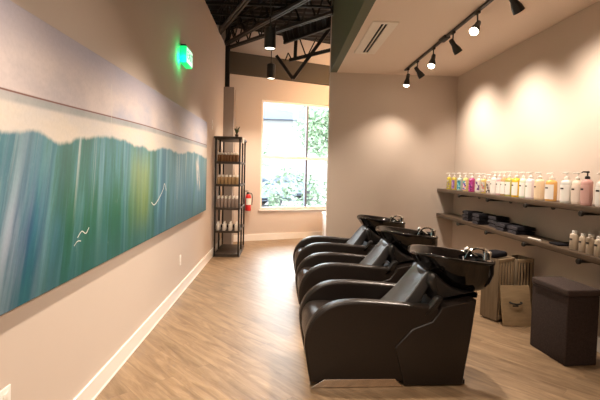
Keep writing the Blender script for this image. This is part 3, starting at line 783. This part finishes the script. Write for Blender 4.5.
pump_bottle(5.85, (.70, .60, .25), P4, 'white topped pump bottle with a multicoloured label, between the teal and the magenta bottles', .038, .185, dash=False)
pump_bottle(5.66, (.40, .05, .20), P5, 'white topped pump bottle with a magenta and dark label on the upper shelf', .040, .185, dash=False)
pump_bottle(5.45, (.70, .66, .55), P6, 'white pump bottle with a dark purple spot, right of the magenta bottle', .040, .185, dash=False)
pump_bottle(5.30, (.60, .45, .15), P7, 'pump bottle with a grey and red patterned label, right of the dark spotted one', .038, .18, dash=False)
pump_bottle(5.17, (.60, .50, .45), pattern_mat('grey_white_print', [(.7, .66, .62), (.10, .08, .08), (.55, .45, .42)], 36), 'pump bottle with a black and white patterned label on the upper shelf', .036, .175, dash=False)
pump_bottle(5.04, (.72, .62, .58), W_, 'pale pinkish white pump bottle with a white label, left of the pink one')
pump_bottle(4.92, (.68, .40, .42), W_, 'pink pump bottle with a white label, left of the tan one', .038)
pump_bottle(4.815, (.50, .33, .16), W_, 'tan brown pump bottle with a white label on the upper shelf', .038)
pump_bottle(4.70, (.42, .40, .10), W_, 'olive green pump bottle with a white label on the upper shelf')
pump_bottle(4.555, (.72, .45, .03), W_, 'bright yellow pump bottle with a white label on the upper shelf')
pump_bottle(4.425, (.60, .68, .52), W_, 'pale green pump bottle just right of the bright yellow one', .036)
pump_bottle(4.29, (.68, .60, .62), W_, 'pale lavender pump bottle right of the pale green one')
pump_bottle(4.135, (.72, .55, .36), (.74, .58, .40), 'cream beige pump bottle left of the orange one')
pump_bottle(3.945, (.70, .38, .12), W_, 'light orange pump bottle with a white label on the upper shelf', .050, .20)
pump_bottle(3.73, (.64, .64, .60), W_, 'greyish white pump bottle right of the light orange one', .048)
pump_bottle(3.585, (.76, .64, .54), (.78, .68, .60), 'creamy white pump bottle left of the pink bottle with a black pump', .044)
pump_bottle(3.43, (.58, .33, .30), (.60, .36, .33), 'dusty pink pump bottle with a black pump on the upper shelf', .044, .215, M['plastic'], x=2.545)
pump_bottle(3.30, (.74, .70, .66), W_, 'white pump bottle at the right edge of the photo, right of the dusty pink one', .044)

M['cream'] = mat('cream_bottle_plastic', (.52, .43, .33), .35)
def short_bottle(y, r, h, label):
    t = thing('shampoo_bottle', label, 'bottle', (2.56, y, .865), 0, 'short bottles on the lower shelf')
    bm = BM(); lathe(bm, [(r*.9, 0), (r, .006), (r, h*.72), (r*.92, h*.80), (r*.6, h*.86), (r*.55, h*.88)], 22); obj('body', bm, M['cream'], t)
    bm = BM(); lathe(bm, [(r*.6, h*.87), (r*.62, h*.98), (r*.5, h)], 20); obj('cap', bm, M['whiteplastic'], t)
    bm = BM(); a = [PI - .5 + 1.0 * k / 8 for k in range(9)]
    rows = [[bm.verts.new(((r + .001) * math.cos(q), (r + .001) * math.sin(q), zz)) for q in a] for zz in (h*.50, h*.60)]
    for k in range(8): bm.faces.new((rows[0][k], rows[0][k+1], rows[1][k+1], rows[1][k]))
    obj('label', bm, M['ink'], t)
short_bottle(3.565, .039, .165, 'cream short bottle at the left of the short bottles on the lower shelf')
short_bottle(3.462, .030, .155, 'slim cream short bottle second from the left on the lower shelf')
short_bottle(3.368, .036, .165, 'cream short bottle third from the left on the lower shelf')
short_bottle(3.275, .036, .16, 'cream short bottle on the lower shelf at the right edge of the photo')

# ------------------------------------------------------------------ towels
def towel(y, z, label, w=.15, dep=.22, h=.045, x=2.585, rz=0., group='folded black towels on the lower shelf'):
    t = thing('folded_towel', label, 'towel', (x, y, z), rz, group)
    bm = BM(); n = 3
    for k in range(n):
        z0 = h * k / n
        prof = spline([(-dep/2, z0 + h/n*.5), (-dep/2 + .012, z0 + .001), (0, z0), (dep/2, z0 + .001), (dep/2, z0 + h/n - .001), (0, z0 + h/n), (-dep/2 + .012, z0 + h/n - .001)], 3)
        prism_y(bm, prof, -w/2 + .003 * k, w/2 - .002 * k, .006, 2)
    for v in bm.verts:
        v.co.z *= 1 - .22 * abs(v.co.y / (w / 2)) ** 4 - .18 * max(0, -v.co.x / (dep / 2)) ** 6
        v.co.z += .004 * math.sin(v.co.y * 40 + v.co.x * 17) * (v.co.z / h); v.co.x += .004 * math.sin(v.co.y * 55 + z * 90)
    obj('towel_fold', bm, M['towel'], t, smooth=60)
    bm = BM()
    for k in range(n):
        z0 = h * (k + .5) / n
        tube(bm, [(-dep/2 - .001 + .004 * math.sin(yy * 55 + z * 90), yy, z0) for yy in [(-.5 + i/8) * w * .94 for i in range(9)]], h/n*.34, 8)
    for v in bm.verts: v.co.z *= 1 - .22 * abs(v.co.y / (w / 2)) ** 4 - .18
    obj('hem', bm, M['towelend'], t, smooth=60)
for st, (y, x, nn, nm) in enumerate(((5.66, 2.60, 3, 'leftmost stack of black towels'), (5.30, 2.585, 3, 'second stack of black towels from the left'), (5.02, 2.635, 3, 'tall dark stack behind the second stack of towels'), (4.70, 2.585, 2, 'low third stack of black towels'), (4.46, 2.60, 2, 'low rightmost stack of black towels'))):
    for k in range(nn):
        pos = ('bottom', 'middle', 'top')[k] if nn == 3 else ('bottom', 'top')[k]
        towel(y + random.uniform(-.008, .008), .865 + .0475 * k, pos + ' folded towel of the ' + nm, w=(.19, .19, .20, .19, .19)[st], dep=(.20, .21, .16, .2, .2)[st], x=x, rz=random.uniform(-.05, .05), h=.046)
bm = BM(); box(bm, 2.52, 2.72, 3.72, 3.86, .865, .882, bev=.006); tag(obj('folded_cloth', bm, M['towel']), 'flat black cloth lying on the lower shelf left of the short bottles', 'cloth')
bm = BM(); tube(bm, [(2.50, 4.16, .873), (2.52, 3.98, .873)], [.007, .009], 10); tag(obj('comb_case', bm, M['paper']), 'small pale tube lying flat on the lower shelf between towels and short bottles', 'tube')

# ------------------------------------------------------------------ crates, board, bin
def crate(x, y, rz, w, dep, h, label, side):
    t = thing('wooden_crate', label, 'crate', (x, y, 0), rz, 'wooden crates under the shelf'); p = .014
    bm = BM(); box(bm, 0, p, 0, dep, 0.02, h, bev=.002); obj('side_panel', bm, side, t)
    bm = BM(); box(bm, w - p, w, 0, dep, 0.02, h, bev=.002); obj('side_panel', bm, side, t)
    bm = BM(); box(bm, p, w - p, dep - p, dep, .02, h, bev=.002); obj('back_panel', bm, side, t)
    bm = BM(); box(bm, p, w - p, .0, dep - p, .02, .035); obj('bottom_panel', bm, side, t)
    for ra, rb in ((h - .035, h), (.02, .07)):
        bm = BM(); box(bm, p, w - p, 0, p, ra, rb, bev=.002); obj('front_rail', bm, M['cratewood'], t)
    ns = 5; gap = (w - 2*p) / ns
    for k in range(ns):
        bm = BM(); box(bm, p + gap*k + .011, p + gap*(k+1) - .011, .001, p - .001, .07, h - .035, bev=.001); obj('slat', bm, M['cratewood'], t)
    for fx in (.02, w - .05):
        bm = BM(); box(bm, fx, fx + .03, .02, dep - .02, 0, .02); obj('foot', bm, side, t)
crate(2.195, 4.13, R(27), .26, .20, .645, 'tall slatted wooden crate standing behind the leaning board', M['crateside'])
crate(2.455, 4.255, R(14), .22, .22, .625, 'darker slatted wooden crate at the right, close behind the brown fabric bin', M['crateside'])
bm = BM(); box(bm, -.11, .11, -.08, .08, 0, .065, bev=.028, seg=4)
for v in bm.verts: v.co.z *= 1 - 2.2 * v.co.x * v.co.x * 10 * .5
for cx, cy, cr, ch, lb in ((2.195, 4.13, 27, .60, 'dark cloth added inside the taller slatted crate to darken the gaps between its slats'), (2.455, 4.255, 14, .585, 'dark cloth added inside the slatted crate behind the brown bin to darken its gaps')):
    b2 = BM(); box(b2, .02, (.24 if cr == 27 else .20), .022, .17, .037, ch, bev=.02, seg=3)
    q = tag(obj('gap_filler_cloth', b2, M['towel'], smooth=60), lb, 'cloth'); q.location = (cx, cy, 0); q.rotation_euler = (0, 0, R(cr))  # filler added so the slat gaps come out in deep shade
o = tag(obj('folded_cloth', bm, M['towel'], smooth=60), 'dark folded cloth lying on top of the taller slatted crate', 'cloth'); o.location = (2.23, 4.29, .646); o.rotation_euler = (0, 0, R(27))
t = thing('drawer_front', 'light wooden board with a dark cup handle leaning against the crate', 'board', (2.212, 4.025, .0))
t.rotation_euler = (R(-14), 0, 0)
bm = BM(); box(bm, 0, .300, 0, .02, .005, .402, bev=.003); obj('panel', bm, M['boardwood'], t)
bm = BM(); tube(bm, spline([(.085, -.002, .235), (.09, -.028, .225), (.14, -.036, .215), (.19, -.028, .225), (.195, -.002, .235)], 4, False), .0085, 8); obj('handle', bm, M['black'], t)
bm = BM(); box(bm, .11, .17, -.003, 0, .19, .205, bev=.001); obj('handle_plate', bm, M['black'], t)

t = thing('storage_bin', 'dark brown fabric storage bin with a lid, on the floor under the shelf', 'storage bin', (2.245, 3.165, 0), R(4.5))
bw, bd, bh = .29, .435, .612
bm = BM(); box(bm, .006, bw - .006, .006, bd - .006, 0, bh - .055, bev=.010, seg=3); obj('body', bm, M['fabric'], t)
M['fabriclid'] = mat('lit_lid_tweed', (.065, .046, .041), .9, spec=.2, bump=.5, bscale=350, vary=.5, vscale=95)  # bin tweed again, lightened in colour where light falls on the lid
bm = BM(); box(bm, 0, bw, 0, bd, bh - .055, bh, bev=.012, seg=3)
obj('lid', bm, M['fabriclid'], t)
bm = BM(); tube(bm, [(-.002, .02, bh - .056), (-.002, bd - .02, bh - .056)], .003, 6); tube(bm, [(.02, -.002, bh - .056), (bw - .02, -.002, bh - .056)], .003, 6); obj('lid_piping', bm, M['fabric'], t)

# ------------------------------------------------------------------ black rack with bottles
RX0, RX1, RY0, RY1, RH = -1.165, -.735, 7.12, 8.06, 2.04
t = thing('display_rack', 'tall black open display rack standing in the corner by the left wall', 'rack', (RX0, RY0, 0))
rw, rd = RX1 - RX0, RY1 - RY0
for px in (.014, rw - .014):
    for py in (.014, rd / 2, rd - .014):
        bm = BM(); box(bm, px - .014, px + .014, py - .014, py + .014, 0, RH - .03, bev=.002); obj('post', bm, M['black'], t)
LV = [1.62, 1.235, .835, .445, .05]
for z in LV: bm = BM(); box(bm, .004, rw - .004, .004, rd - .004, z - .035, z, bev=.003); obj('shelf', bm, M['rackwood'], t)
bm = BM(); box(bm, -.02, rw + .02, -.02, rd + .02, RH - .035, RH, bev=.006); obj('top_board', bm, M['rackwood'], t)
bm = BM(); box(bm, -.01, rw + .01, -.01, rd + .01, 0.0, .016, bev=.003); obj('base_board', bm, M['rackwood'], t)
MB_ = {'amber': mat('amber_bottle', (.22, .11, .05), .25), 'tan': mat('tan_bottle', (.42, .28, .14), .3), 'smoke': mat('smoky_bottle', (.28, .22, .19), .3), 'white': mat('white_bottle', (.70, .66, .60), .35)}
def rack_proto(kind, r, h, label, group):
    bm = BM(); lathe(bm, [(r*.9, 0), (r, .004), (r, h*.66), (r*.85, h*.73), (r*.4, h*.77)], 14, mi=0)
    lathe(bm, [(r*.42, h*.77), (r*.44, h*.96), (r*.3, h)], 12, mi=1)
    return tag(obj('product_bottle', bm, [MB_[kind], M['whiteplastic']]), label, 'bottle', group)
lvl = [(LV[0], 'amber', .025, .155, 7, 3, 'top'), (LV[1], 'tan', .026, .16, 6, 3, 'second'), (LV[2], 'smoke', .028, .20, 6, 3, 'third'), (LV[3], 'white', .028, .15, 4, 2, 'fourth')]
wd = {'amber': 'amber brown', 'tan': 'tan', 'smoke': 'smoky brown', 'white': 'white'}
for z, kind, r, h, nx, ny, nm in lvl:
    first = None
    for j in range(ny):
        for i in range(nx):
            rowname = ('front row', 'middle row', 'back row')[j] if ny == 3 else ('front row', 'back row')[j]
            lb = f'small {wd[kind]} bottle with white cap, {rowname}, {nm} shelf of the black rack'
            gr = f'{wd[kind]} bottles, {rowname}, {nm} shelf of the rack'
            if first is None: o = first = rack_proto(kind, r, h, lb, gr)
            else: o = first.copy(); C.objects.link(o); o['label'] = lb; o['group'] = gr
            o.location = (RX0 + .06 + (rw - .12) * i / (nx - 1), RY0 + .055 + (.085 if ny == 3 else .12) * j, z)
# dark box tucked over the white bottles
bm = BM(); box(bm, -.15, .15, -.03, .03, 0, .05, bev=.004); o = tag(obj('product_box', bm, M['black']), 'dark flat box lying at the back of the fourth shelf of the black rack', 'box'); o.location = (RX0 + .20, RY0 + .45, LV[3])
# little plant on top
t = thing('potted_plant', 'tiny dark potted plant standing on top of the black rack', 'plant', (-.83, 7.35, RH))
bm = BM(); lathe(bm, [(.026, 0), (.032, .05), (.034, .055), (.028, .055), (.026, .045)], 16); obj('pot', bm, M['clay'], t)
bm = BM()
for k in range(9):
    a = k * 2.4; q = spline([(0, 0, .045), (.025*math.cos(a), .025*math.sin(a), .10 + .02*(k % 3)), (.055*math.cos(a), .055*math.sin(a), .13 + .03*(k % 3))], 4, False)
    tube(bm, q, [.003, .006, .008, .009, .009, .008, .006, .004, .002], 6, flat=.3)
obj('leaves', bm, M['plant'], t)
bm = BM(); box(bm, -.035, .035, -.004, .004, 0, .09, bev=.001); o = tag(obj('sign_card', bm, M['paper']), 'small white card hung on the top right edge of the black rack', 'card'); o.location = (RX1 + .029, RY0 + .06, RH - .105); o.rotation_euler = (0, R(12), R(70))

# ------------------------------------------------------------------ fire extinguisher
p = fw(s_at_x(-.755), .64, .075)
t = thing('fire_extinguisher', 'red fire extinguisher with a white label hung on the far wall', 'fire extinguisher', p, math.atan2(FU.y, FU.x))
bm = BM(); lathe(bm, [(.05, 0), (.058, .006), (.060, .02), (.060, .28), (.052, .315), (.03, .335), (.022, .345)], 24); obj('cylinder', bm, M['red'], t)
bm = BM(); a = [-PI/2 - 1.1 + 2.2 * k / 10 for k in range(11)]
rows = [[bm.verts.new((.0612 * math.cos(q), .0612 * math.sin(q), zz)) for q in a] for zz in (.13, .26)]
for k in range(10): bm.faces.new((rows[0][k], rows[0][k+1], rows[1][k+1], rows[1][k]))
obj('label', bm, M['paper'], t)
bm = BM(); lathe(bm, [(.022, .34), (.024, .375), (.014, .385)], 14); bar(bm, (0, 0, .385), (-.09, -.01, .405), .018, .012); bar(bm, (0, 0, .41), (-.095, -.01, .435), .018, .008); obj('valve', bm, M['black'], t)
bm = BM(); tube(bm, spline([(.02, -.01, .37), (.075, -.01, .35), (.085, -.015, .25), (.075, -.02, .12)], 5, False), .009, 8); obj('hose', bm, M['black'], t)
bm = BM(); box(bm, -.015, .015, .058, .0745, .10, .36); obj('bracket', bm, M['black'], t)

# ------------------------------------------------------------------ lights
def area(loc, rot, sx, sy, e, col):
    L = bpy.data.lights.new('fill_light', 'AREA'); L.shape = 'RECTANGLE'; L.size = sx; L.size_y = sy; L.energy = e; L.color = col
    o = bpy.data.objects.new('fill_light', L); C.objects.link(o); o.location = loc; o.rotation_euler = rot
    return o
def down(loc, e, size=110, col=(1, .83, .67), r=.06):
    L = bpy.data.lights.new('downlight', 'SPOT'); L.energy = e; L.color = col; L.spot_size = R(size); L.spot_blend = 1; L.shadow_soft_size = r
    o = bpy.data.objects.new('downlight', L); C.objects.link(o); o.location = loc
for y in (7.9, 5.7, 3.5, 1.3, -.9): down((-.25, y, 3.09), 165)  # far ones sit under the pendants, nearer ones are unseen and added
area((.2, -2.2, 3.6), (R(55), 0, 0), 2.2, 1.4, 30, (1, .84, .68))  # weak fill added high behind the camera, no fixture there
area((1.9, 7.7, 3.4), (R(40), 0, 0), .8, .8, 60, (1, .56, .24))  # warm fill added out of sight behind the alcove wall, tints far wall

w = bpy.data.worlds.new('daylight'); S.world = w; w.use_nodes = True
bg = w.node_tree.nodes['Background']; bg.inputs['Color'].default_value = (.86, .94, 1, 1); bg.inputs['Strength'].default_value = 8

# ------------------------------------------------------------------ camera
cd = bpy.data.cameras.new('camera'); cam = bpy.data.objects.new('camera', cd); C.objects.link(cam); S.camera = cam
F = 420.; cd.sensor_width = 36; cd.lens = F / 600 * 36; cd.clip_start = .05; cd.clip_end = 200
cd.shift_y = -11 / 600
mt = Matrix.Rotation(-0.039111524, 3, 'Z') @ Matrix.Rotation(PI/2 - 0.0442819, 3, 'X') @ Matrix.Rotation(.024, 3, 'Z')
cam.matrix_world = Matrix.Translation((0, 0, 1.5)) @ mt.to_4x4()

vs_ = S.view_settings
vs_.view_transform = 'Standard'; vs_.look = 'None'; vs_.gamma = 1; vs_.exposure = 1.1; vs_.use_curve_mapping = False
S.cycles.max_bounces = 10; S.cycles.diffuse_bounces = 6; S.cycles.sample_clamp_indirect = 6
